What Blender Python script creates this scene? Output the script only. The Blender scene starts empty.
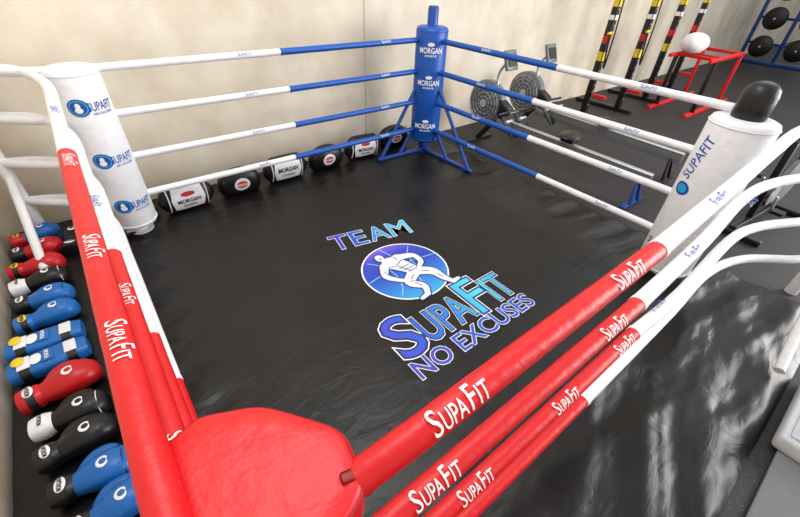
import bpy, bmesh, math, random
import numpy as np
from mathutils import Vector, Matrix
random.seed(3)
scn=bpy.context.scene
COL=bpy.context.collection
try: scn.view_settings.view_transform='Standard'
except Exception: pass
# ------------------------------------------------------------------ materials
MATS={}
def srgb(c):
    return tuple(((v/255)/12.92 if v/255<=.04045 else ((v/255+.055)/1.055)**2.4) for v in c)
def mat(name,rgb,rough=.5,metal=0,noise=0.0,nscale=20,bump=0,bscale=60,spec=.5,coat=0,coord='Object',bdist=.01):
    if name in MATS: return MATS[name]
    m=bpy.data.materials.new(name); m.use_nodes=True; nt=m.node_tree
    b=nt.nodes['Principled BSDF']; c=srgb(rgb)
    b.inputs['Base Color'].default_value=(*c,1); b.inputs['Roughness'].default_value=rough
    b.inputs['Metallic'].default_value=metal
    b.inputs['Specular IOR Level'].default_value=spec
    b.inputs['Coat Weight'].default_value=coat
    tc=nt.nodes.new('ShaderNodeTexCoord')
    n=nt.nodes.new('ShaderNodeTexNoise'); n.inputs['Scale'].default_value=nscale; n.inputs['Detail'].default_value=5
    nt.links.new(tc.outputs[coord],n.inputs['Vector'])
    r=nt.nodes.new('ShaderNodeValToRGB')
    k=noise if noise else .04
    r.color_ramp.elements[0].position=.3; r.color_ramp.elements[1].position=.7
    r.color_ramp.elements[0].color=tuple(v*(1-k) for v in c)+(1,); r.color_ramp.elements[1].color=tuple(min(1,v*(1+k)) for v in c)+(1,)
    nt.links.new(n.outputs[0],r.inputs[0]); nt.links.new(r.outputs[0],b.inputs['Base Color'])
    if bump:
        n2=nt.nodes.new('ShaderNodeTexNoise'); n2.inputs['Scale'].default_value=bscale; n2.inputs['Detail'].default_value=3
        nt.links.new(tc.outputs[coord],n2.inputs['Vector'])
        bp=nt.nodes.new('ShaderNodeBump'); bp.inputs['Strength'].default_value=bump; bp.inputs['Distance'].default_value=bdist
        nt.links.new(n2.outputs[0],bp.inputs['Height']); nt.links.new(bp.outputs[0],b.inputs['Normal'])
    MATS[name]=m; return m
red=mat('red_vinyl',(214,16,24),.42,bump=.35,bscale=28)
redd=mat('red_vinyl_dark',(140,12,18),.5)
white=mat('white_vinyl',(238,238,242),.42,bump=.4,bscale=24)
blue=mat('blue_vinyl',(14,82,172),.4,bump=.35,bscale=30)
bluem=mat('blue_steel',(20,66,150),.35)
whitem=mat('white_steel',(232,232,234),.35)
black=mat('black_leather',(18,18,20),.38,bump=.2,bscale=50)
blackm=mat('black_steel',(20,20,22),.4)
inkw=mat('ink_white',(245,245,245),.5)
inkb=mat('ink_blue',(22,80,170),.5)
inkr=mat('ink_red',(200,20,30),.5)
inkk=mat('ink_black',(18,18,26),.5)
cyan=mat('ink_cyan',(40,170,215),.5)
navy=mat('ink_navy',(34,40,120),.5)
grey=mat('grey_plastic',(110,112,114),.4)
lgrey=mat('light_grey_metal',(188,190,192),.3,metal=.5)
yellow=mat('yellow_label',(235,205,40),.5)
glred=mat('glove_red',(196,22,30),.35,bump=.2,bscale=50)
glblue=mat('glove_blue',(22,104,182),.35,bump=.2,bscale=50)

def gradmat(name,stops,axis,lo,hi):
    m=bpy.data.materials.new(name); m.use_nodes=True; nt=m.node_tree; b=nt.nodes['Principled BSDF']
    b.inputs['Roughness'].default_value=.45
    tc=nt.nodes.new('ShaderNodeTexCoord'); sp=nt.nodes.new('ShaderNodeSeparateXYZ'); nt.links.new(tc.outputs['Object'],sp.inputs[0])
    mr=nt.nodes.new('ShaderNodeMapRange'); mr.inputs[1].default_value=lo; mr.inputs[2].default_value=hi
    nt.links.new(sp.outputs[axis],mr.inputs[0]); r=nt.nodes.new('ShaderNodeValToRGB')
    cr=r.color_ramp
    while len(cr.elements)<len(stops): cr.elements.new(.5)
    for e,(p,c) in zip(cr.elements,stops): e.position=p
    for e,(p,c) in zip(cr.elements,stops): e.color=(*srgb(c),1)
    nt.links.new(mr.outputs[0],r.inputs[0]); nt.links.new(r.outputs[0],b.inputs['Base Color'])
    return m
# ------------------------------------------------------------------ mesh builder
class MB:
    def __init__(s,name): s.name=name; s.v=[]; s.f=[]; s.m=[]; s.sm=[]; s.mats=[]
    def mi(s,m):
        if m not in s.mats: s.mats.append(m)
        return s.mats.index(m)
    def add(s,vs,fs,m,smooth=True):
        o=len(s.v); s.v+= [tuple(v) for v in vs]; k=s.mi(m)
        for f in fs: s.f.append([o+i for i in f]); s.m.append(k); s.sm.append(smooth)
    def rings(s,rs,m,smooth=True,cap=True,closed=False):
        n=len(rs[0]); vs=[p for r in rs for p in r]; fs=[]
        L=len(rs)
        for i in range(L-1 if not closed else L):
            a=i*n; b=((i+1)%L)*n
            for j in range(n): fs.append([a+j,a+(j+1)%n,b+(j+1)%n,b+j])
        if cap and not closed: fs.append(list(range(n))[::-1]); fs.append([(L-1)*n+j for j in range(n)])
        s.add(vs,fs,m,smooth)
    def tube(s,pts,r,m,n=14,cap=True,lump=0):
        pts=[Vector(p) for p in pts]; rs=[]
        up=None
        for i,p in enumerate(pts):
            t=(pts[min(i+1,len(pts)-1)]-pts[max(i-1,0)]).normalized()
            if up is None: up=Vector((0,0,1)) if abs(t.z)<.9 else Vector((1,0,0))
            a=t.cross(up).normalized(); b=a.cross(t).normalized(); up=b
            rr=r[i] if isinstance(r,(list,tuple)) else r
            rr=rr*(1+lump*random.uniform(-1,1))
            rs.append([p+a*rr*math.cos(2*math.pi*j/n)+b*rr*math.sin(2*math.pi*j/n) for j in range(n)])
        s.rings(rs,m,cap=cap)
    def box(s,c,size,m,R=None,bev=0.0):
        c=Vector(c); R=R or Matrix.Identity(3)
        bm=bmesh.new(); bmesh.ops.create_cube(bm,size=1)
        for v in bm.verts: v.co=Vector((v.co.x*size[0],v.co.y*size[1],v.co.z*size[2]))
        if bev: bmesh.ops.bevel(bm,geom=bm.edges[:],offset=bev,segments=2,affect='EDGES',profile=.5)
        for v in bm.verts: v.co=R@v.co+c
        bm.verts.index_update()
        s.add([v.co[:] for v in bm.verts],[[v.index for v in f.verts] for f in bm.faces],m,False); bm.free()
    def bar(s,p0,p1,w,h,m,bev=.004):
        p0=Vector(p0);p1=Vector(p1);d=p1-p0;L=d.length;x=d.normalized()
        up=Vector((0,0,1)) if abs(x.z)<.95 else Vector((0,1,0))
        y=up.cross(x).normalized(); z=x.cross(y)
        s.box((p0+p1)/2,(L,w,h),m,Matrix((x,y,z)).transposed(),bev)
    def ell(s,c,r,m,n=20,k=12,R=None,e=1.0):
        c=Vector(c); R=R or Matrix.Identity(3); rs=[]
        sg=lambda v,q: math.copysign(abs(v)**q,v)
        for i in range(k+1):
            a=-math.pi/2+math.pi*i/k; ca=max(.01,math.cos(a))
            rs.append([R@Vector((r[0]*ca**e*sg(math.cos(2*math.pi*j/n),e),r[1]*ca**e*sg(math.sin(2*math.pi*j/n),e),r[2]*sg(math.sin(a),e)))+c for j in range(n)])
        s.rings(rs,m)
    def loft(s,secs,m,n=20,e=.8,M=None,cap=True):
        sg=lambda v,q: math.copysign(abs(v)**q,v); rs=[]
        for c,ry,rz in secs:
            r=[Vector((c[0],c[1]+ry*sg(math.cos(2*math.pi*j/n),e),c[2]+rz*sg(math.sin(2*math.pi*j/n),e))) for j in range(n)]
            if M: r=[M@p for p in r]
            rs.append(r)
        s.rings(rs,m,cap=cap)
    def lathe(s,c,prof,m,n=28,axis='z'):
        rs=[]
        for r,z in prof:
            if axis=='z': rs.append([Vector(c)+Vector((r*math.cos(2*math.pi*j/n),r*math.sin(2*math.pi*j/n),z)) for j in range(n)])
            elif axis=='x': rs.append([Vector(c)+Vector((z,r*math.cos(2*math.pi*j/n),r*math.sin(2*math.pi*j/n))) for j in range(n)])
            else: rs.append([Vector(c)+Vector((r*math.cos(2*math.pi*j/n),z,r*math.sin(2*math.pi*j/n))) for j in range(n)])
        s.rings(rs,m)
    def poly(s,pts,m): s.add(pts,[list(range(len(pts)))],m,False)
    def build(s,parent=None,loc=None,rot=None,mods=None):
        me=bpy.data.meshes.new(s.name); me.from_pydata(s.v,[],s.f)
        for m in s.mats: me.materials.append(m)
        me.polygons.foreach_set('material_index',s.m); me.polygons.foreach_set('use_smooth',s.sm)
        me.update()
        bm=bmesh.new(); bm.from_mesh(me); bmesh.ops.recalc_face_normals(bm,faces=bm.faces[:]); bm.to_mesh(me); bm.free()
        try: me.set_sharp_from_angle(angle=math.radians(48))
        except Exception: pass
        o=bpy.data.objects.new(s.name,me); COL.objects.link(o)
        if parent: o.parent=parent
        if loc is not None: o.location=loc
        if rot is not None: o.rotation_euler=rot
        return o
def empty(name,loc=(0,0,0),rot=(0,0,0)):
    e=bpy.data.objects.new(name,None); COL.objects.link(e); e.location=loc; e.rotation_euler=rot; e.empty_display_size=.2; return e
# ------------------------------------------------------------------ text
TC={}
def textmesh(body,bold=.0,shear=0,cuts=0):
    key=(body,bold,shear,cuts)
    if key in TC: return TC[key]
    cu=bpy.data.curves.new('tmp','FONT'); cu.body=body; cu.offset=bold; cu.shear=shear; cu.resolution_u=3
    o=bpy.data.objects.new('tmp',cu); COL.objects.link(o)
    bpy.context.view_layer.update()
    me=bpy.data.meshes.new_from_object(o.evaluated_get(bpy.context.evaluated_depsgraph_get()))
    bm=bmesh.new(); bm.from_mesh(me); bmesh.ops.triangulate(bm,faces=bm.faces[:])
    if cuts: bmesh.ops.subdivide_edges(bm,edges=bm.edges[:],cuts=cuts,use_grid_fill=True)
    bm.verts.index_update()
    v=np.array([x.co[:2] for x in bm.verts]); f=[[q.index for q in p.verts] for p in bm.faces]; bm.free()
    bpy.data.objects.remove(o)
    lo=v.min(0); hi=v.max(0)
    TC[key]=(v,f,lo,hi); return TC[key]
def fit(body,w,h,bold=0,shear=0,cuts=0,ref=None):
    v,f,lo,hi=textmesh(body,bold,shear,cuts)
    if ref is not None: lo,hi=ref
    c=(lo+hi)/2
    return (v-c)/(hi-lo)*np.array([w,h]),f
def ref(body,bold,shear=0): 
    t=textmesh(body,bold,shear,0); return t[2],t[3]
def text_on_rope(mb,body,c,d,face,r,w,h,m,bold=.015):
    c=Vector(c); d=Vector(d).normalized(); n=Vector(face); n=(n-d*n.dot(d)).normalized(); b=n.cross(d)
    if body=='SUPAFIT': items=[('S',-.43,.14,1.0,0),('UPA',-.13,.40,.74,-.13),('F',.185,.12,1.0,0),('IT',.385,.20,.74,-.13)]
    else: items=[(body,0,1,1,0)]
    for t,cx,ww,hh,dy in items:
        v,f=fit(t,w*ww,h*hh,bold,0,2)
        vs=[c+d*(x+cx*w)+(n*math.cos((y+dy*h)/r)+b*math.sin((y+dy*h)/r))*(r*1.05+.001) for x,y in v]
        mb.add(vs,f,m,False)
def text_on_cyl(mb,body,cx,cy,z,r,ang,w,h,m,bold=.02,rotate=0):
    v,f=fit(body,w,h,bold,0,2)
    ca,sa=math.cos(rotate),math.sin(rotate)
    vs=[]
    for x,y in v:
        X=x*ca-y*sa; Y=x*sa+y*ca; a=ang+X/r
        vs.append((cx+(r+.003)*math.cos(a),cy+(r+.003)*math.sin(a),z+Y))
    mb.add(vs,f,m,False)
def disc_on_cyl(mb,cx,cy,z,r,ang,R,m,off=.002,sx=1):
    vs=[];fs=[]
    n=24;vs.append((cx+(r+off)*math.cos(ang),cy+(r+off)*math.sin(ang),z))
    for k in (1,2,3):
        for j in range(n):
            X=R*k/3*math.cos(2*math.pi*j/n)*sx; Y=R*k/3*math.sin(2*math.pi*j/n); a=ang+X/r
            vs.append((cx+(r+off)*math.cos(a),cy+(r+off)*math.sin(a),z+Y))
    for j in range(n):
        fs.append([0,1+j,1+(j+1)%n])
        for k in (0,1): fs.append([1+k*n+j,1+(k+1)*n+j,1+(k+1)*n+(j+1)%n,1+k*n+(j+1)%n])
    mb.add(vs,fs,m,False)
# ------------------------------------------------------------------ constants
Z=[1.21,.914,.60,.295]; SX=3.1; SY=2.884; FL=-.08
CAM=Vector((-0.018,-0.5138,1.8412))
# ------------------------------------------------------------------ room shell
def wallmat():
    m=bpy.data.materials.new('painted_concrete'); m.use_nodes=True; nt=m.node_tree; b=nt.nodes['Principled BSDF']; b.inputs['Roughness'].default_value=.75
    tc=nt.nodes.new('ShaderNodeTexCoord'); n=nt.nodes.new('ShaderNodeTexNoise'); n.inputs['Scale'].default_value=1.3; n.inputs['Detail'].default_value=8; n.inputs['Roughness'].default_value=.6
    mp=nt.nodes.new('ShaderNodeMapping'); mp.inputs['Scale'].default_value=(1,1,.8)
    nt.links.new(tc.outputs['Object'],mp.inputs[0]); nt.links.new(mp.outputs[0],n.inputs['Vector'])
    r=nt.nodes.new('ShaderNodeValToRGB'); r.color_ramp.elements[0].position=.3; r.color_ramp.elements[1].position=.7
    r.color_ramp.elements[0].color=(*srgb((198,182,158)),1); r.color_ramp.elements[1].color=(*srgb((236,227,211)),1)
    nt.links.new(n.outputs[0],r.inputs[0]); nt.links.new(r.outputs[0],b.inputs['Base Color'])
    n2=nt.nodes.new('ShaderNodeTexNoise'); n2.inputs['Scale'].default_value=8; n2.inputs['Detail'].default_value=4
    nt.links.new(tc.outputs['Object'],n2.inputs['Vector']); bp=nt.nodes.new('ShaderNodeBump'); bp.inputs['Strength'].default_value=.15; bp.inputs['Distance'].default_value=.015
    nt.links.new(n2.outputs[0],bp.inputs['Height']); nt.links.new(bp.outputs[0],b.inputs['Normal'])
    return m
wm=wallmat()
WY=3.42; WX=-.86
w=MB('wall_back'); w.box((14,WY+.1,2.4),(30,.2,5),wm); w.build()
w=MB('wall_left'); w.box((WX-.1,-1.3,2.4),(.2,9.44,5),wm); w.build()
w=MB('wall_right'); w.box((29.1,-1.3,2.4),(.2,9.44,5),wm); w.build()
w=MB('trim_1')
for x in (2.62,11.5,20): w.box((x,WY-.001,2.4),(.012,.006,4.9),mat('joint_sealant',(186,174,154),.8))
w.build()
def floormat():
    m=bpy.data.materials.new('rubber_floor'); m.use_nodes=True; nt=m.node_tree; b=nt.nodes['Principled BSDF']; b.inputs['Roughness'].default_value=.62
    tc=nt.nodes.new('ShaderNodeTexCoord')
    v=nt.nodes.new('ShaderNodeTexVoronoi'); v.inputs['Scale'].default_value=45
    nt.links.new(tc.outputs['Object'],v.inputs['Vector'])
    r=nt.nodes.new('ShaderNodeValToRGB'); e=r.color_ramp.elements
    e[0].position=.0; e[0].color=(*srgb((104,98,98)),1); e[1].position=.25; e[1].color=(*srgb((42,38,39)),1)
    nt.links.new(v.outputs['Distance'],r.inputs[0])
    br=nt.nodes.new('ShaderNodeTexBrick'); br.offset=0; br.inputs['Scale'].default_value=1; br.inputs['Brick Width'].default_value=1; br.inputs['Row Height'].default_value=1
    br.inputs['Mortar Size'].default_value=.006; br.inputs['Color1'].default_value=(1,1,1,1); br.inputs['Color2'].default_value=(.85,.85,.85,1); br.inputs['Mortar'].default_value=(.3,.3,.3,1)
    nt.links.new(tc.outputs['Object'],br.inputs['Vector'])
    mx=nt.nodes.new('ShaderNodeMix'); mx.data_type='RGBA'; mx.blend_type='MULTIPLY'; mx.inputs[0].default_value=1
    nt.links.new(r.outputs[0],mx.inputs[6]); nt.links.new(br.outputs['Color'],mx.inputs[7]); nt.links.new(mx.outputs[2],b.inputs['Base Color'])
    return m
w=MB('floor'); w.box((14,-1.3,FL-.1),(30,9.7,.2),floormat()); w.build()
# ------------------------------------------------------------------ ring
ring=empty('boxing_ring')
def canvasmat():
    m=bpy.data.materials.new('black_canvas_vinyl'); m.use_nodes=True; nt=m.node_tree; b=nt.nodes['Principled BSDF']
    tc=nt.nodes.new('ShaderNodeTexCoord'); n=nt.nodes.new('ShaderNodeTexNoise'); n.inputs['Scale'].default_value=3; n.inputs['Detail'].default_value=8; n.inputs['Roughness'].default_value=.6
    nt.links.new(tc.outputs['Object'],n.inputs['Vector'])
    mr=nt.nodes.new('ShaderNodeMapRange'); mr.inputs[1].default_value=.3; mr.inputs[2].default_value=.7; mr.inputs[3].default_value=.3; mr.inputs[4].default_value=.44
    nt.links.new(n.outputs[0],mr.inputs[0]); nt.links.new(mr.outputs[0],b.inputs['Roughness'])
    b.inputs['Specular IOR Level'].default_value=.36
    r=nt.nodes.new('ShaderNodeValToRGB'); r.color_ramp.elements[0].position=.35; r.color_ramp.elements[1].position=.8
    r.color_ramp.elements[0].color=(*srgb((14,13,13)),1); r.color_ramp.elements[1].color=(*srgb((32,28,25)),1)
    nt.links.new(n.outputs[0],r.inputs[0]); nt.links.new(r.outputs[0],b.inputs['Base Color'])
    mp=nt.nodes.new('ShaderNodeMapping'); mp.inputs['Scale'].default_value=(.65,1.4,1); mp.inputs['Rotation'].default_value=(0,0,.15)
    n2=nt.nodes.new('ShaderNodeTexNoise'); n2.inputs['Scale'].default_value=7; n2.inputs['Detail'].default_value=5; n2.inputs['Distortion'].default_value=1.0
    nt.links.new(tc.outputs['Object'],mp.inputs[0]); nt.links.new(mp.outputs[0],n2.inputs['Vector'])
    bp=nt.nodes.new('ShaderNodeBump'); bp.inputs['Strength'].default_value=.45; bp.inputs['Distance'].default_value=.016
    nt.links.new(n2.outputs[0],bp.inputs['Height']); nt.links.new(bp.outputs[0],b.inputs['Normal'])
    return m
X0,X1,Y0,Y1=-.83,3.62,-.92,3.36
xs=np.linspace(X0,X1,340); ys=np.linspace(Y0,Y1,330)
XX,YY=np.meshgrid(xs,ys)
rng=np.random.RandomState(11)
def wr(amp,fmin,fmax,k,base,spread):
    h=np.zeros_like(XX)
    for i in range(k):
        a=base+rng.uniform(-spread,spread); f=rng.uniform(fmin,fmax); ph=rng.uniform(0,6.28)
        wv=rng.uniform(.3,1.0)*np.sin(rng.uniform(1,2.5)*XX+rng.uniform(1,3)*YY+ph)+.25*np.sin(rng.uniform(4,7)*XX+ph)
        s=np.sin(f*(XX*np.cos(a)+YY*np.sin(a))+ph+wv*1.5)
        mod=.5+.5*np.sin(rng.uniform(1.,2.5)*(XX*np.sin(a)-YY*np.cos(a))+rng.uniform(0,6))
        h+=amp/k*np.sign(s)*np.abs(s)**1.6*mod
    return h
inner=np.clip(np.minimum.reduce([XX+.15,3.2-XX,YY+.22,3.0-YY])/.25,0,1)
H=(1-inner)*(wr(.08,13,30,9,1.5,.45)+.006)+inner*wr(.014,7,16,8,1.2,1.2)*(.4)
lg=np.clip((np.hypot(XX-1.45,(YY-1.1))-.95)/.3,0,1); H*=lg
fl=np.clip((XX+.25)/.2,0,1); H=np.where(XX<-.05,H*np.maximum(fl,.15),H)
bk=np.clip((2.95-YY)/.15,.12,1); H=H*bk
dedge=np.minimum(YY-Y0,X1-XX)
H=np.where(dedge<.14,H-(1-np.clip(dedge/.14,0,1))**2*.07,H)
H=np.maximum(H,FL+.004)
cv=MB('canvas'); cmt=canvasmat()
nv=len(xs); idx=lambda i,j:i*nv+j
cv.add(list(zip(XX.ravel().tolist(),YY.ravel().tolist(),H.ravel().tolist())),[[idx(i,j),idx(i,j+1),idx(i+1,j+1),idx(i+1,j)] for i in range(len(ys)-1) for j in range(nv-1)],cmt)
cv.build(ring)
pf=MB('platform_base'); pf.box(((X0+X1-.2)/2,(Y0+.1+Y1)/2,(FL-.04)/2-.002),(X1-X0-.2,Y1-Y0-.14,-FL-.05),blackm); pf.build(ring)
# logo
lo=MB('canvas_logo')
g1=gradmat('logo_grad_text',[(0,(64,70,200)),(.2,(30,84,208)),(.5,(34,140,220)),(.75,(80,212,230)),(1,(50,160,225))],'X',.9,2.0)
g4=gradmat('logo_grad_line',[(0,(74,60,185)),(.5,(44,84,205)),(1,(34,76,195))],'X',.9,2.0)
g2=gradmat('logo_grad_ball',[(0,(50,175,220)),(.3,(40,120,215)),(.6,(24,64,175)),(.85,(52,64,190)),(1,(110,90,210))],'Y',.85,1.49)
g3=gradmat('logo_grad_team',[(0,(84,44,170)),(.3,(44,80,208)),(.6,(40,150,218)),(1,(60,195,226))],'X',1.15,1.85)
def flat_text(body,cx,cy,w,h,rot,m,z,bold,rf=None,shear=0):
    v,f=fit(body,w,h,bold,shear,0,rf); c,s=math.cos(rot),math.sin(rot)
    lo.add([(cx+x*c-y*s,cy+x*s+y*c,z) for x,y in v],f,m,False)
def logo_text(body,cx,cy,w,h,rot,m,ol=.06,b=.012,mid=0):
    rf=ref(body,b)
    flat_text(body,cx,cy,w,h,rot,inkw,.0025,b+ol,rf)
    if mid: flat_text(body,cx,cy,w,h,rot,navy,.003,b+mid,rf)
    flat_text(body,cx,cy,w,h,rot,m,.0036,b if not mid else b-.012,rf)
# TEAM is printed letter by letter along a slight slope
for ch,dx,ww in (('T',-.265,.15),('E',-.10,.13),('A',.075,.17),('M',.27,.18)):
    logo_text(ch,1.50+dx*math.cos(-.2),1.72+dx*math.sin(-.2),ww,.205,-.2,g3,.018,b=.0 if ch=='M' else .01)
logo_text('S',1.04,.685,.20,.34,0,g1,.034,mid=.018)
logo_text('UPA',1.36,.655,.42,.24,0,g1,.034,mid=.018)
logo_text('F',1.68,.685,.18,.34,0,g1,.034,mid=.018)
logo_text('IT',1.88,.655,.19,.24,0,g1,.034,mid=.018)
logo_text('NO EXCUSES',1.45,.435,1.04,.13,0,g4,.026)
BC=(1.46,1.19); BR=.32
def circ(c,rx,ry,n=48,z=.0035,a0=0,a1=2*math.pi): return [(c[0]+rx*math.cos(a0+(a1-a0)*i/n),c[1]+ry*math.sin(a0+(a1-a0)*i/n),z) for i in range(n)]
lo.poly(circ(BC,BR+.012,BR+.012,z=.0025),inkw); lo.poly(circ(BC,BR,BR,z=.0031),g2)
def curve(pts,n=8):
    pts=[Vector(p) for p in pts]; out=[]
    for i in range(len(pts)-1):
        p0=pts[max(i-1,0)];p1=pts[i];p2=pts[i+1];p3=pts[min(i+2,len(pts)-1)]
        for k in range(n):
            t=k/n; out.append(.5*((2*p1)+(p2-p0)*t+(2*p0-5*p1+4*p2-p3)*t*t+(3*p1-p0-3*p2+p3)*t**3))
    out.append(pts[-1]); return out
def stroke(pts,w,m,z,cap=False,sm=0):
    if sm:
        q=curve([(p[0],p[1],0) for p in pts],sm); 
        if isinstance(w,list):
            w=[w[min(len(w)-1,i//sm)]*(1-(i%sm)/sm)+w[min(len(w)-1,i//sm+1)]*((i%sm)/sm) for i in range(len(q))]
        pts=q
    P_=[Vector((p[0],p[1],0)) for p in pts]; L=[];Rr=[]
    for i,p in enumerate(P_):
        t=(P_[min(i+1,len(P_)-1)]-P_[max(0,i-1)]).normalized(); n=Vector((-t.y,t.x,0)); ww=w[i] if isinstance(w,list) else w
        L.append((p.x+n.x*ww/2,p.y+n.y*ww/2,z)); Rr.append((p.x-n.x*ww/2,p.y-n.y*ww/2,z))
    n=len(P_); lo.add(L+Rr,[[i,i+1,n+i+1,n+i] for i in range(n-1)],m,False)
    if cap:
        for i in (0,n-1):
            ww=(w[i] if isinstance(w,list) else w)/2; lo.poly(circ((P_[i].x,P_[i].y),ww,ww,16,z+.00005*(i+1)/n),m)
def arc(cx,cy,r,a0,a1,n=20): return [(cx+r*math.cos(math.radians(a0+(a1-a0)*i/n)),cy+r*math.sin(math.radians(a0+(a1-a0)*i/n))) for i in range(n+1)]
lb=mat('logo_pale_blue',(130,200,240),.5)
stroke([(BC[0]-.315,BC[1]+.02),(BC[0],BC[1]+.06),(BC[0]+.315,BC[1]+.02)],.008,lb,.0037,sm=6)
stroke([(BC[0]-.02,BC[1]-.315),(BC[0]+.04,BC[1]),(BC[0]-.02,BC[1]+.315)],.008,lb,.0037,sm=6)
stroke(arc(BC[0]-.38,BC[1],.28,-50,50),.008,lb,.0037); stroke(arc(BC[0]+.38,BC[1],.28,130,230),.008,lb,.0037)
fig=mat('logo_figure',(226,228,242),.5); fd=mat('logo_figure_dark',(84,84,140),.5)
def P(x,y): return (BC[0]+x*.95+.01,BC[1]+y-.02)
parts=[([P(-.06,.14),P(.0,.06),P(.04,-.04)],[.14,.13,.095]),
 ([P(-.13,.13),P(.03,.17)],[.075,.075]),
 ([P(-.14,.12),P(-.19,.03),P(-.13,-.06)],[.07,.052,.036]),
 ([P(-.13,-.06),P(-.10,-.085)],[.04,.035]),
 ([P(.04,.16),P(.15,.12),P(.16,.03),P(.11,-.01)],[.07,.055,.042,.036]),
 ([P(.02,-.05),P(-.08,-.12),P(-.02,-.21),P(-.05,-.28)],[.095,.08,.055,.036]),
 ([P(-.05,-.285),P(-.12,-.30)],[.04,.028]),
 ([P(.06,-.05),P(.15,-.12),P(.17,-.22),P(.20,-.29)],[.095,.082,.055,.036]),
 ([P(.20,-.295),P(.26,-.29)],[.04,.028])]
for pts,ws in parts: stroke(pts,[a+.020 for a in ws],navy,.0043,True,5)
lo.poly(circ(P(-.10,.235),.045,.053,20,.0044),navy)
for i,(pts,ws) in enumerate(parts): stroke(pts,ws,fig,.0049+.00008*i,True,5)
lo.poly(circ(P(-.10,.235),.034,.043,20,.0057),fig)
for a,b_ in [((-.12,.10),(-.05,.085)),((.04,.125),(-.04,.09)),((-.04,.085),(.02,-.03)),((-.17,.08),(-.16,.02)),((.14,.10),(.12,.05)),((-.05,-.10),(.0,-.07)),((.13,-.1),(.08,-.07)),((-.05,.045),(.06,.05)),((-.03,.01),(.07,.015)),((-.01,-.02),(.08,-.018)),((-.05,-.14),(-.03,-.2)),((.16,-.16),(.17,-.22)),((-.12,.23),(-.085,.228)),((-.11,.212),(-.09,.21)),((.0,.19),(.01,.14))]:
    stroke([P(*a),P(*b_)],.007,fd,.0062)
lo.build(ring)
# posts
def post(name,x,y,m,h):
    p=MB(name); p.lathe((x,y,0),[(.055,0),(.055,h-.02),(.045,h)],m); p.lathe((x,y,0),[(.1,0.0),(.1,.012)],m); return p
pb=post('corner_post_blue',SX+.02,SY+.02,bluem,1.5)
for q0,q1 in [((SX-.04,SY,.95),(SX-.62,SY+.02,.02)),((SX,SY-.04,.95),(SX+.02,SY-.75,.02)),((SX-.04,SY,.5),(SX-.35,SY+.02,.02)),((SX,SY-.04,.5),(SX+.02,SY-.4,.02))]: pb.tube([q0,q1],.02,bluem)
pb.bar((SX,SY,.02),(SX+.02,SY-.8,.02),.045,.03,bluem); pb.bar((SX,SY,.02),(SX-.66,SY+.02,.02),.045,.03,bluem)
pb.build(ring)
post('corner_post_white_left',0,SY,whitem,1.2).build(ring)
pw=post('corner_post_white_right',SX,0,whitem,1.2); pw.build(ring)
post('corner_post_red',-.16,-.33,mat('red_steel',(190,20,26),.35),1.15).build(ring)
def pad(name,x,y,r,z0,z1,m):
    p=MB(name); b=.03
    p.lathe((x,y,0),[(.0*r+.02,z0),(r-b,z0),(r-.008,z0+.01),(r,z0+b),(r*1.01,(z0+z1)/2),(r,z1-b),(r-.008,z1-.01),(r-b,z1),(.02,z1+.005)],m,40)
    for z in (z0+.035,z1-.035): p.tube([(x+(r+.001)*math.cos(t),y+(r+.001)*math.sin(t),z) for t in np.linspace(0,2*math.pi,41)],.0035,m,6)
    return p
def camang(x,y): return math.atan2(CAM.y-y,CAM.x-x)
p=pad('corner_pad_blue',SX-.02,SY-.03,.165,.16,1.33,blue); a=camang(SX,SY)
for z in (1.13,.82,.36):
    text_on_cyl(p,'MORGAN',SX-.02,SY-.03,z,.168,a,.24,.055,inkw,.02)
    text_on_cyl(p,'SPORTS',SX-.02,SY-.03,z-.05,.168,a,.12,.018,inkw,.02)
    disc_on_cyl(p,SX-.02,SY-.03,z+.055,.168,a,.018,inkw,.003,2)
p.build(ring)
for nm,x,y,r,z0,z1 in (('corner_pad_white_left',0.0,SY-.02,.15,.08,1.24),('corner_pad_white_right',SX-.03,0.02,.18,.06,1.18)):
    p=pad(nm,x,y,r,z0,z1,white); a=camang(x,y)
    if 'left' in nm:
        for z in (1.02,.66,.30):
            disc_on_cyl(p,x,y,z,r,a-.3,.055,inkb,.003,1.1); disc_on_cyl(p,x,y,z,r,a-.3,.047,cyan,.0035,1.1); disc_on_cyl(p,x,y,z,r,a-.3,.040,inkb,.004,1.1)
            disc_on_cyl(p,x,y,z+.012,r,a-.3,.018,inkw,.005,.8); disc_on_cyl(p,x,y,z-.014,r,a-.3,.018,inkw,.005,1.2)
            text_on_cyl(p,'SUPAFIT',x,y,z,r,a+.55,.16,.055,inkb,.01); text_on_cyl(p,'NO EXCUSES',x,y,z-.045,r,a+.55,.12,.016,inkb,.01)
    else:
        text_on_cyl(p,'SUPAFIT',x,y,.93,r,a-.75,.28,.07,inkb,.005,rotate=math.radians(80))
        disc_on_cyl(p,x,y,.72,r,a-.75,.045,inkb,.003,1.2); disc_on_cyl(p,x,y,.72,r,a-.75,.03,cyan,.004,1.2)
        text_on_cyl(p,'SUPAFIT',x,y,.28,r,a-.5,.2,.06,inkb,.015)
    p.build(ring)
c=MB('corner_post_cap'); c.lathe((SX-.03,.02,0),[(.02,1.17),(.085,1.17),(.09,1.19),(.09,1.31),(.082,1.345),(.06,1.37),(.03,1.382),(.005,1.385)],black,32); c.build(ring)
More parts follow.
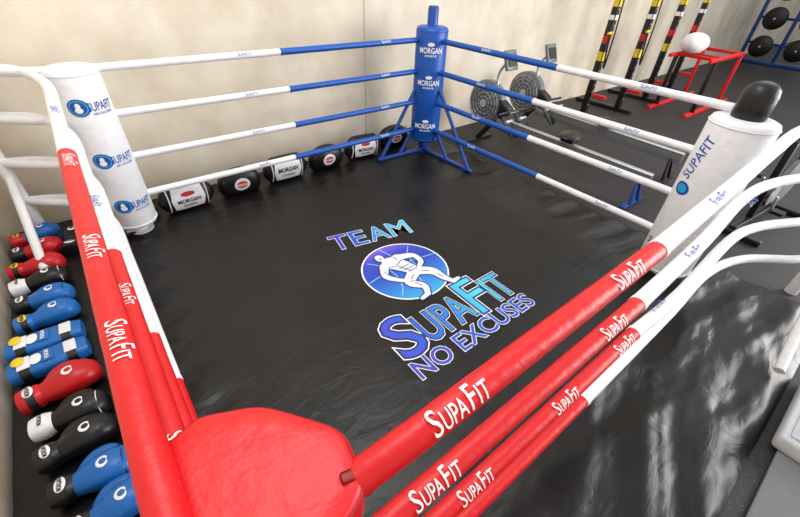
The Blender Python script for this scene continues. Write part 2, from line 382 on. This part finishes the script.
# red corner pad
rp=MB('corner_pad_red')
plan=[(-.120,-.05),(-.055,-.022),(.045,-.068),(.138,-.195),(.120,-.295),(.03,-.335),(-.09,-.335),(-.125,-.27)]
def smooth_plan(pl,n=5):
    out=[];L=len(pl); c=Vector((sum(p[0] for p in pl)/L,sum(p[1] for p in pl)/L,0))
    for i in range(L):
        A=Vector((*pl[i],0)); B=Vector((*pl[(i+1)%L],0)); C=Vector((*pl[i-1],0))
        s=A+(C-A)*.28; e=A+(B-A)*.28
        for k in range(n+1): 
            t=k/n; out.append(s*(1-t)**2+A*2*t*(1-t)+e*t*t)
    return c,out
pc,pp=smooth_plan(plan)
def prr(sc,z): return [Vector((pc.x+(q.x-pc.x)*sc,pc.y+(q.y-pc.y)*sc,z)) for q in pp]
rp.rings([prr(s_,z_) for s_,z_ in [(.75,.2),(.85,.205),(.88,.22),(.88,1.10),(.98,1.105),(1.0,1.115),(1.01,1.14),(1.01,1.18),(1.0,1.192),(.975,1.2),(.93,1.204),(.7,1.206),(.3,1.207),(.05,1.2075)]],red)
for s_,z_ in ((1.004,1.19),(.995,1.112)):
    pl=prr(s_,z_); rp.tube(pl+[pl[0]],.0025,redd,8)
rp.bar((.09,-.268,1.209),(.130,-.275,1.2),.018,.004,redd); rp.bar((.134,-.275,1.2),(.134,-.277,1.1),.018,.004,redd); rp.box((.138,-.276,1.17),(.008,.028,.022),blackm,bev=.003)
rp.build(ring)
# ropes
R=.029
def ropeseg(mb,a,b,m,r=R,sag=0,n=None):
    a=Vector(a);b=Vector(b); n=n or max(6,int((b-a).length/.03)); pts=[]
    for i in range(n+1):
        t=i/n; pts.append(a.lerp(b,t)+Vector((0,0,-sag*4*t*(1-t))))
    mb.tube(pts,r,m,14,True,.015)
def split(mb,a,b,t,m0,m1,r=R):
    a=Vector(a);b=Vector(b);c=a.lerp(b,t); ropeseg(mb,a,c,m0,r); ropeseg(mb,c,b,m1,r*1.0)
    d=(b-a).normalized(); mb.tube([c-d*.012,c+d*.012],r*1.06,m1,14)
RB=.026
ro=MB('ropes_back')
bx=[1.43,1.47,1.48,1.44]
for i,z in enumerate(Z):
    a=(.1,SY,z);b=(SX-.1,SY,z); split(ro,a,b,(bx[i]-.1)/(SX-.2),white,blue,RB)
    text_on_rope(ro,'SUPAFIT',(1.12,SY,z),(1,0,0),(0,-.8,.5),RB,.11,.026,inkb,.0)
    text_on_rope(ro,'SUPAFIT',(2.5,SY,z),(1,0,0),(0,-.8,.5),RB,.11,.026,inkw,.0)
ro.build(ring)
ro=MB('ropes_right')
by=[1.34,1.49,1.45,1.26]
for i,z in enumerate(Z):
    a=(SX,SY-.1,z);b=(SX,.12,z); split(ro,a,b,(SY-.1-by[i])/(SY-.22),blue,white,RB)
    text_on_rope(ro,'SUPAFIT',(SX,.62,z),(0,-1,0),(-.8,0,.5),RB,.11,.026,inkb,.0)
    text_on_rope(ro,'SUPAFIT',(SX,2.1,z),(0,-1,0),(-.8,0,.5),RB,.11,.026,inkw,.0)
ro.build(ring)
ro=MB('ropes_front')
YR=-.285
cj=[1.14,1.28,1.52,1.3]
for i,z in enumerate(Z):
    if i==0: ro.tube(curve([(.05,-.262,z-.055),(.12,-.272,z-.03),(.20,-.281,z-.01),(.27,YR,z)]+[(x,YR,z) for x in np.linspace(.34,cj[0],14)],3),R,red,14,lump=.012)
    else: ropeseg(ro,(-.12,YR,z),(cj[i],YR,z),red)
    ro.tube([(cj[i]-.012,YR,z),(cj[i]+.012,YR,z)],R*1.07,white)
    if i==0: tail=[(cj[i],YR,z),(1.9,-.265,z),(2.45,-.25,z),(2.95,-.25,z),(3.4,-.34,z),(3.78,-.66,z)]
    elif i==1: tail=[(cj[i],YR,z),(1.92,-.27,z),(2.5,-.24,z),(2.9,-.27,z),(3.3,-.41,z),(3.78,-.66,z)]
    elif i==2: tail=[(cj[i],YR,z),(1.95,-.30,z),(2.7,-.28,z),(3.05,-.33,z),(3.4,-.49,z),(3.78,-.68,z)]
    else: tail=[(cj[i],YR,z),(2.2,-.28,z),(2.8,-.27,z),(3.2,-.36,z),(3.54,-.6,z),(3.78,-.7,z)]
    ro.tube(curve(tail,12),R,white,14,lump=.015)
for z,xs_ in ((Z[0],(.315,.93)),(Z[1],(.30,1.08)),(Z[2],(.5,.97,1.4))):
    for x in xs_: text_on_rope(ro,'SUPAFIT',(x,YR,z),(1,0,0),(0,-.45,.9),R+.0005,.14,.046,inkw,.006)
for z,x in ((Z[0],1.6),(Z[1],1.75),(Z[2],1.75),(Z[1],2.5)): text_on_rope(ro,'SUPAFIT',(x,-.27,z),(1,0,0),(0,-.45,.9),R+.001,.13,.036,inkb,.003)
ro.build(ring)
ro=MB('ropes_left')
XL=-.13
for i,z in enumerate(Z):
    j=[1.36,1.07,.9,.9][i]
    ropeseg(ro,(XL,-.3,z),(XL,j,z),red); ro.tube([(XL,j-.012,z),(XL,j+.012,z)],R*1.07,white)
    ro.tube(curve([(XL,j,z),(XL,2.0,z),(XL-.01,2.55,z),(-.25,2.98,z),(-.42,3.16,z),(-.62,3.24,z)],10),R,white,lump=.015)
for z,ys_,m in ((Z[0],(1.22,.58,.2),inkw),(Z[1],(.75,.1),inkw),(Z[1],(1.5,),inkb),(Z[0],(1.9,),inkb)):
    for y in ys_: text_on_rope(ro,'SUPAFIT',(XL,y,z),(0,-1,0),(.3,0,.95),R,.125,.038,m,.004)
for z in Z: ro.tube(curve([(-.02,SY-.02,z),(-.3,SY+.1,z),(-.62,3.24,z)],6),R,white)
ro.build(ring)
for nm,(x,y),q in (('outer_brace_left',(-.62,3.24),[(-.62,2.5,.03)]),('outer_brace_right',(3.80,-.70),[(2.62,-.84,.04)])):
    o=MB(nm); o.lathe((x,y,FL if x>3.62 else 0),[(.04,0),(.04,1.36),(.03,1.38)],whitem)
    for e in q: o.tube([(x,y,.5),e],.028,whitem)
    o.build(ring)
# ------------------------------------------------------------------ gloves
def glove(name,x,y,ang,m,mc,lab=inkw,sc=1.0,z=0.0,flip=1,labm=None):
    g=MB(name)
    g.loft([((-.002,0,.05),.035,.03),((0,0,.05),.052,.044),((.02,0,.05),.058,.049),((.07,0,.05),.055,.047),((.085,0,.05),.048,.043)],mc)
    g.loft([((.08,0,.05),.046,.041),((.10,0,.05),.05,.046),((.14,0,.055),.064,.054),((.19,0,.062),.073,.061),((.235,0,.064),.073,.061),((.27,0,.058),.064,.054),((.295,0,.05),.045,.04),((.305,0,.046),.02,.02)],m,24,.85)
    pts=curve([(.10,.045*flip,.045),(.15,.085*flip,.05),(.205,.088*flip,.055),(.24,.07*flip,.055)],5)
    rr=[.02+.012*math.sin(math.pi*min(1,i/(len(pts)-1)*.9+.08)) for i in range(len(pts))]; rr[-1]=.012
    g.tube(pts,rr,m,14)
    g.loft([((.032,0,.05),.0605,.0515),((.062,0,.05),.059,.050)],mc if mc is not m else black,20,.8)
    v,f=fit('MORGAN',.06,.018,.03,0,0)
    g.ell((.045,0,.099),(.02,.034,.004),labm or lab,16,6)
    g.add([(.045-yy*1.0,xx*flip,.1045) for xx,yy in v],f,inkk if (labm or lab)!=inkk else inkw,False)
    g.ell((.2,0,.121),(.026,.026,.004),lab,16,6); g.ell((.2,0,.1235),(.015,.015,.003),m,16,6)
    g.tube([(.265,.066*math.cos(t),.058+.056*math.sin(t)) for t in np.linspace(-.2,math.pi+.2,14)],.0025,mc,6)
    g.v=[(a*sc,b*sc,(c-.001)*sc) for a,b,c in g.v]
    return g.build(None,(x,y,z),(0,0,ang))
def shield(name,x,y,kind,ang=0,sc=1.16):
    g=MB(name); W=.2;H=.225;rs=[]
    for k in range(13):
        t=k/12; z=H*t; wz=W*(.62+.38*math.sin(math.pi*min(1,t*.9+.08))) if kind!='r' else W*.86*math.sqrt(max(.05,1-(abs(t-.4)/.62)**2.4))
        dz=.075*(math.sin(math.pi*min(1,max(0,t*.94+.03))))**.5
        rs.append([Vector((wz*math.copysign(abs(math.cos(2*math.pi*j/28))**.75,math.cos(2*math.pi*j/28)),dz*math.copysign(abs(math.sin(2*math.pi*j/28))**.75,math.sin(2*math.pi*j/28))-.02*t,z)) for j in range(28)])
    g.rings(rs,black)
    def surf(u,v,off):
        t=v/H; k=min(12,max(0,t*12)); i=min(11,int(k)); fr=k-i
        wz=abs(rs[i][0].x)*(1-fr)+abs(rs[i+1][0].x)*fr; dy=(abs(rs[i][7].y+.02*i/12)*(1-fr)+abs(rs[i+1][7].y+.02*(i+1)/12)*fr)
        q=min(.98,abs(u)/wz); y=dy*(1-q**(2/.75))**(.75/2); return (u,-y-.02*t-off,v)
    def patch(u0,u1,v0,v1,m,off,round_=False):
        vs=[];N=10
        for a in range(N+1):
            for b in range(N+1):
                if round_:
                    px=-1+2*a/N;py=-1+2*b/N; qx=px*math.sqrt(1-py*py/2);qy=py*math.sqrt(1-px*px/2)
                else: qx=-1+2*a/N;qy=-1+2*b/N; qx*=(.86+.14*(1-abs(qy)))
                vs.append(surf((u0+u1)/2+qx*(u1-u0)/2,(v0+v1)/2+qy*(v1-v0)/2,off))
        g.add(vs,[[a*(N+1)+b,(a+1)*(N+1)+b,(a+1)*(N+1)+b+1,a*(N+1)+b+1] for a in range(N) for b in range(N)],m)
    def txt(body,w,h,cz,m,off=.006):
        v,f=fit(body,w,h,.02,0,1); g.add([surf(a,cz+b,off) for a,b in v],f,m,False)
    if kind=='w':
        patch(-.12,.12,.03,.205,white,.003); txt('MORGAN',.16,.035,.105,inkk); patch(-.05,.05,.14,.175,inkr,.0045,True); txt('BOXING',.09,.018,.065,inkk)
    elif kind=='m':
        patch(-.125,.125,.03,.2,white,.003); txt('MORGAN',.18,.04,.125,inkk); txt('CLASSIC',.12,.02,.075,inkb)
    else:
        patch(-.062,.062,.05,.16,white,.003,True); patch(-.045,.045,.075,.135,inkr,.0045,True); txt('MORGAN',.1,.024,.105,inkw,.007)
    for sx in (-1,1):
        g.tube([surf(sx*.135,.02+.18*i/8,.001) for i in range(9)],.005,white if kind!='r' else blackm,8)
    g.v=[(a*sc,b*sc,c*sc) for a,b,c in g.v]
    return g.build(None,(x,y,.004),(0,0,ang))
shield('strike_shield',.42,3.01,'w',.05); shield('strike_shield',1.38,3.07,'m',.0); shield('strike_shield',2.36,3.12,'w',-.1)
shield('focus_mitt',.90,3.04,'r',.0); shield('focus_mitt',1.86,3.09,'r',0); shield('focus_mitt',2.87,3.2,'r',-.1)
glove('boxing_glove',-.04,3.13,-.3,black,black,z=.004,sc=.75)
def shin(name,x,y,ang,m,z=.0):
    g=MB(name); rs=[]
    for t in np.linspace(0,1,12):
        ry=.075*(.8+.25*math.sin(math.pi*t)); rz=.045
        rs.append(((t*.34,0,.045),ry,rz*(.85 if t in (0,1) else 1)))
    g.loft(rs,m,22,.6)
    for k in (.07,.17,.27): g.box((k,0,.092),(.055,.09,.008),white if k!=.17 else m,bev=.003)
    g.ell((.12,0,.094),(.03,.04,.006),inkw,16,6); v,f=fit('MORGAN',.07,.02,.03); g.add([(.17-b*1,a,.0985) for a,b in v],f,inkw,False)
    for k in (.07,.27): g.loft([((k-.02,0,.045),.082,.05),((k+.02,0,.045),.082,.05)],black,20,.6)
    g.ell((.05,.02,.1),(.028,.034,.005),yellow,16,6)
    g.v=[(a,b,c-.002) for a,b,c in g.v]
    return g.build(None,(x,y,z),(0,0,ang))
bl=.015
glove('boxing_glove',-.80,3.08,.15,glblue,glred,z=bl,labm=yellow)
glove('boxing_glove',-.80,2.87,.0,glred,black,z=bl)
glove('boxing_glove',-.81,2.66,-.08,glred,glred,z=bl,labm=yellow)
glove('boxing_glove',-.80,2.44,0.04,black,white,z=bl)
glove('boxing_glove',-.46,2.74,1.35,black,black,z=bl)
glove('boxing_glove',-.79,2.24,-.06,glblue,black,z=bl)
glove('boxing_glove',-.78,2.03,.05,glblue,glblue,z=bl,labm=yellow)
shin('shin_guard',-.82,1.83,-.04,glblue,bl)
shin('shin_guard',-.81,1.645,.03,glblue,bl)
glove('boxing_glove',-.77,1.405,.08,glred,glred,z=bl,sc=1.1)
glove('boxing_glove',-.73,1.21,-.05,black,white,z=bl)
glove('boxing_glove',-.72,1.02,.08,black,black,z=bl)
glove('boxing_glove',-.68,.83,-.08,glblue,black,z=bl)
glove('boxing_glove',-.64,.62,.05,glblue,black,z=bl)
glove('boxing_glove',-.36,.99,-1.45,black,white,z=bl,sc=.85)
glove('boxing_glove',-.36,1.38,-1.5,black,black,z=bl,sc=.8)
# ------------------------------------------------------------------ rowing machines
def rower(x,y,ang,fc):
    g=MB('rowing_machine')
    g.bar((0,-.35,.33),(0,-2.3,.30),.05,.11,grey); g.bar((0,-.35,.39),(0,-2.3,.36),.07,.012,lgrey)
    g.bar((-.2,-2.22,.02),(.2,-2.22,.02),.05,.04,fc); g.bar((-.09,-2.24,.02),(-.03,-2.2,.28),.03,.03,fc); g.bar((.09,-2.24,.02),(.03,-2.2,.28),.03,.03,fc)
    g.bar((-.28,-.05,.02),(.28,-.05,.02),.05,.04,blackm); g.bar((0,-.05,.03),(0,-.3,.35),.05,.06,blackm); g.bar((0,-.5,.3),(0,-.05,.5),.06,.06,lgrey)
    g.lathe((-.07,-.12,.52),[(.02,0),(.22,0),(.27,.03),(.27,.11),(.22,.14),(.02,.14)],grey,36,'x')
    for s in (-1,1):
        for rr in (.08,.13,.18,.22):
            g.tube([(s*.075,-.12+rr*math.cos(a),.52+rr*math.sin(a)) for a in np.linspace(0,2*math.pi,25)],.005,lgrey,6)
        for a in np.linspace(0,2*math.pi,13)[:-1]: g.tube([(s*.075,-.12+.05*math.cos(a),.52+.05*math.sin(a)),(s*.075,-.12+.24*math.cos(a),.52+.24*math.sin(a))],.004,blackm,6)
        g.lathe((s*.078-.01,-.12,.52),[(.02,0),(.05,0),(.05,.02),(.02,.02)],lgrey,20,'x')
    g.box((0,-.38,.5),(.12,.2,.18),blackm,Matrix.Rotation(.5,3,'X'),.02)
    g.tube(curve([(0,-.3,.55),(0,-.22,.85),(0,-.32,1.03)],6),.016,lgrey); g.box((0,-.36,1.05),(.2,.04,.22),grey,Matrix.Rotation(-.4,3,'X'),.01); g.box((0,-.385,1.055),(.14,.01,.13),blackm,Matrix.Rotation(-.4,3,'X'))
    g.tube([(-.25,-.52,.5),(0,-.5,.5),(.25,-.52,.5)],.016,blackm)
    for s in (-1,1):
        g.box((s*.13,-.62,.36),(.11,.3,.02),blackm,Matrix.Rotation(.75,3,'X'),.005); g.bar((s*.07,-.68,.3),(s*.19,-.68,.3),.03,.02,blackm); g.box((s*.13,-.6,.42),(.12,.03,.05),lgrey,Matrix.Rotation(.75,3,'X'),.005)
    g.ell((0,-1.35,.46),(.15,.12,.035),black,24,10); g.box((0,-1.35,.415),(.1,.16,.05),blackm,bev=.008)
    return g.build(None,(x,y,FL),(0,0,ang))
rower(4.12,2.95,.0,bluem); rower(5.0,3.0,0,blackm)
# ------------------------------------------------------------------ wall rig
g=MB('squat_rack'); h=2.6
ups=[(0,0),(.85,-.15),(2.0,-.1),(3.3,0)]
for k,(sx,sy) in enumerate(ups):
    g.bar((sx,sy,0),(sx,sy,h),.085,.085,blackm); g.bar((sx,sy-.25,.03),(sx,.62,.03),.08,.06,blackm)
    for z in np.arange(.2,h-.1,.1): g.lathe((sx,sy-.044,z),[(.002,0),(.014,0),(.014,-.003)],lgrey,8,'y')
    for z,m,l in ((.9,yellow,.12),(1.12,red,.1),(1.4,inkw,.06),(1.6,yellow,.14),(1.82,red,.1)):
        g.box((sx,sy-.046,z),(.066,.006,l),m); g.box((sx-.046,sy,z),(.006,.066,l),m)
    g.bar((sx,sy,h),(sx,.66,h),.06,.06,blackm); g.bar((sx,sy-.05,.35),(sx,sy-.28,.35),.05,.05,red)
    if k<2: g.tube(curve([(sx-.02,sy-.05,2.0),(sx-.1,sy-.14,1.3),(sx-.05,sy-.12,.75),(sx-.14,sy-.1,1.2)],8),.012,blackm,8); g.tube([(sx-.2,sy-.1,1.22),(sx-.07,sy-.1,1.22)],.018,yellow)
for (a,b_),(c_,d) in zip(ups[:-1],ups[1:]): g.bar((a,b_,h),(c_,d,h),.07,.07,blackm)
g.build(None,(6.42,2.68,FL))
g=MB('dip_station')
for s in (0,.6):
    g.bar((-.1,s,.02),(1.9,s,.02),.06,.05,red); g.bar((.2,s,.02),(.2,s,.86),.06,.06,blackm); g.bar((-.1,s,.86),(1.5,s,.86),.05,.05,red)
    g.bar((1.4,s,.02),(1.4,s,.86),.05,.05,red)
g.bar((.2,0,.86),(.2,.6,.86),.05,.05,red); g.bar((.45,0,.86),(.45,.6,.86),.05,.05,red); g.bar((1.4,0,.86),(1.4,.6,.86),.05,.05,red)
g.build(None,(8.02,1.68,FL))
g=MB('white_ball'); g.ell((0,0,0),(.235,.2,.155),white,28,16); g.build(None,(8.30,2.12,FL+.885+.15))
g=MB('weight_plate_rack')
g.bar((0,0,.05),(0,1.6,.05),.1,.08,bluem)
for s in (0,.8,1.6): g.bar((0,s,0),(0,s,2.1),.08,.08,bluem)
for z in (.5,1.1,1.7,2.05): g.bar((0,0,z),(0,1.6,z),.05,.06,bluem)
for z in (.45,1.1,1.75):
    for s in (.4,1.2):
        g.lathe((-.3,s,z),[(.03,0),(.24,0),(.26,.02),(.26,.1),(.24,.12),(.03,.12)],black,28,'x'); g.lathe((-.34,s,z),[(.005,0),(.025,0),(.025,.3)],lgrey,12,'x')
g.build(None,(15.4,1.5,FL))
g=MB('exercise_bike')
g.bar((0,-.25,.03),(0,.25,.03),.06,.05,blackm); g.bar((1.0,-.25,.03),(1.0,.25,.03),.06,.05,blackm); g.bar((0,0,.06),(1.0,0,.06),.06,.06,blackm)
g.lathe((.85,-.03,.35),[(.02,0),(.22,0),(.25,.01),(.25,.05),(.22,.06),(.02,.06)],grey,32,'y')
g.bar((.35,0,.06),(.2,0,.85),.06,.05,blackm); g.bar((.35,0,.3),(.85,0,.35),.05,.05,blackm); g.bar((.75,0,.35),(.88,0,1.0),.06,.05,blackm)
g.ell((.17,0,.93),(.15,.09,.04),black); g.tube(curve([(.7,-.22,1.1),(.95,-.15,1.05),(.88,0,1.02),(.95,.15,1.05),(.7,.22,1.1)],5),.018,blackm)
g.lathe((.42,-.05,.32),[(.01,0),(.1,0),(.1,.01),(.01,.01)],lgrey,24,'y'); g.bar((.42,-.08,.32),(.5,-.08,.17),.02,.02,lgrey); g.box((.5,-.14,.16),(.1,.1,.03),blackm); g.bar((.42,.08,.32),(.34,.08,.47),.02,.02,lgrey); g.box((.34,.14,.48),(.1,.1,.03),blackm)
g.build(None,(4.35,-.1,FL),(0,0,-.1))
g=MB('gym_mat'); g.box((3.3,-1.55,FL+.01),(3.4,1.1,.02),mat('grey_mat',(124,124,128),.7,bump=.5,bscale=120),bev=.004); g.build()
g=MB('step_platform'); g.box((2.47,-1.13,FL+.07),(.66,.34,.10),mat('pale_plastic',(205,208,214),.5),bev=.02); g.box((2.47,-1.13,FL+.125),(.6,.28,.012),mat('pale_rubber',(190,194,202),.8,bump=.5,bscale=90),bev=.004); g.build()
# ------------------------------------------------------------------ camera
cd=bpy.data.cameras.new('camera'); cd.sensor_width=36; cd.lens=36*384.9/800; cd.clip_end=100
co=bpy.data.objects.new('camera',cd); COL.objects.link(co)
r=Vector((0.7856,-0.6175,0.0381)).normalized(); f=Vector((0.5073,0.6077,-0.611)).normalized(); u=r.cross(f).normalized(); r=f.cross(u)
M=Matrix((r,u,-f)).transposed().to_4x4(); M.translation=CAM; co.matrix_world=M; scn.camera=co
# ------------------------------------------------------------------ lights
def area(name,loc,tgt,sx,sy,power,col=(1,1,1)):
    l=bpy.data.lights.new(name,'AREA'); l.shape='RECTANGLE'; l.size=sx; l.size_y=sy; l.energy=power; l.color=col
    o=bpy.data.objects.new(name,l); COL.objects.link(o); o.location=loc; o.rotation_euler=(Vector(tgt)-Vector(loc)).to_track_quat('-Z','Y').to_euler(); return o
area('roller_door_light',(8.0,-4.3,2.2),(2.5,0.5,.3),5,3.6,620,(1,.99,.97))
area('ceiling_light',(1.0,1.2,4.6),(.8,1.8,0),3,2,115,(.98,.99,1))
area('ceiling_light.001',(8,.6,4.6),(8,.6,0),5,3,80)
wd=bpy.data.worlds.new('world'); scn.world=wd; wd.use_nodes=True; wd.node_tree.nodes['Background'].inputs[0].default_value=(.95,.97,1,1); wd.node_tree.nodes['Background'].inputs[1].default_value=.68
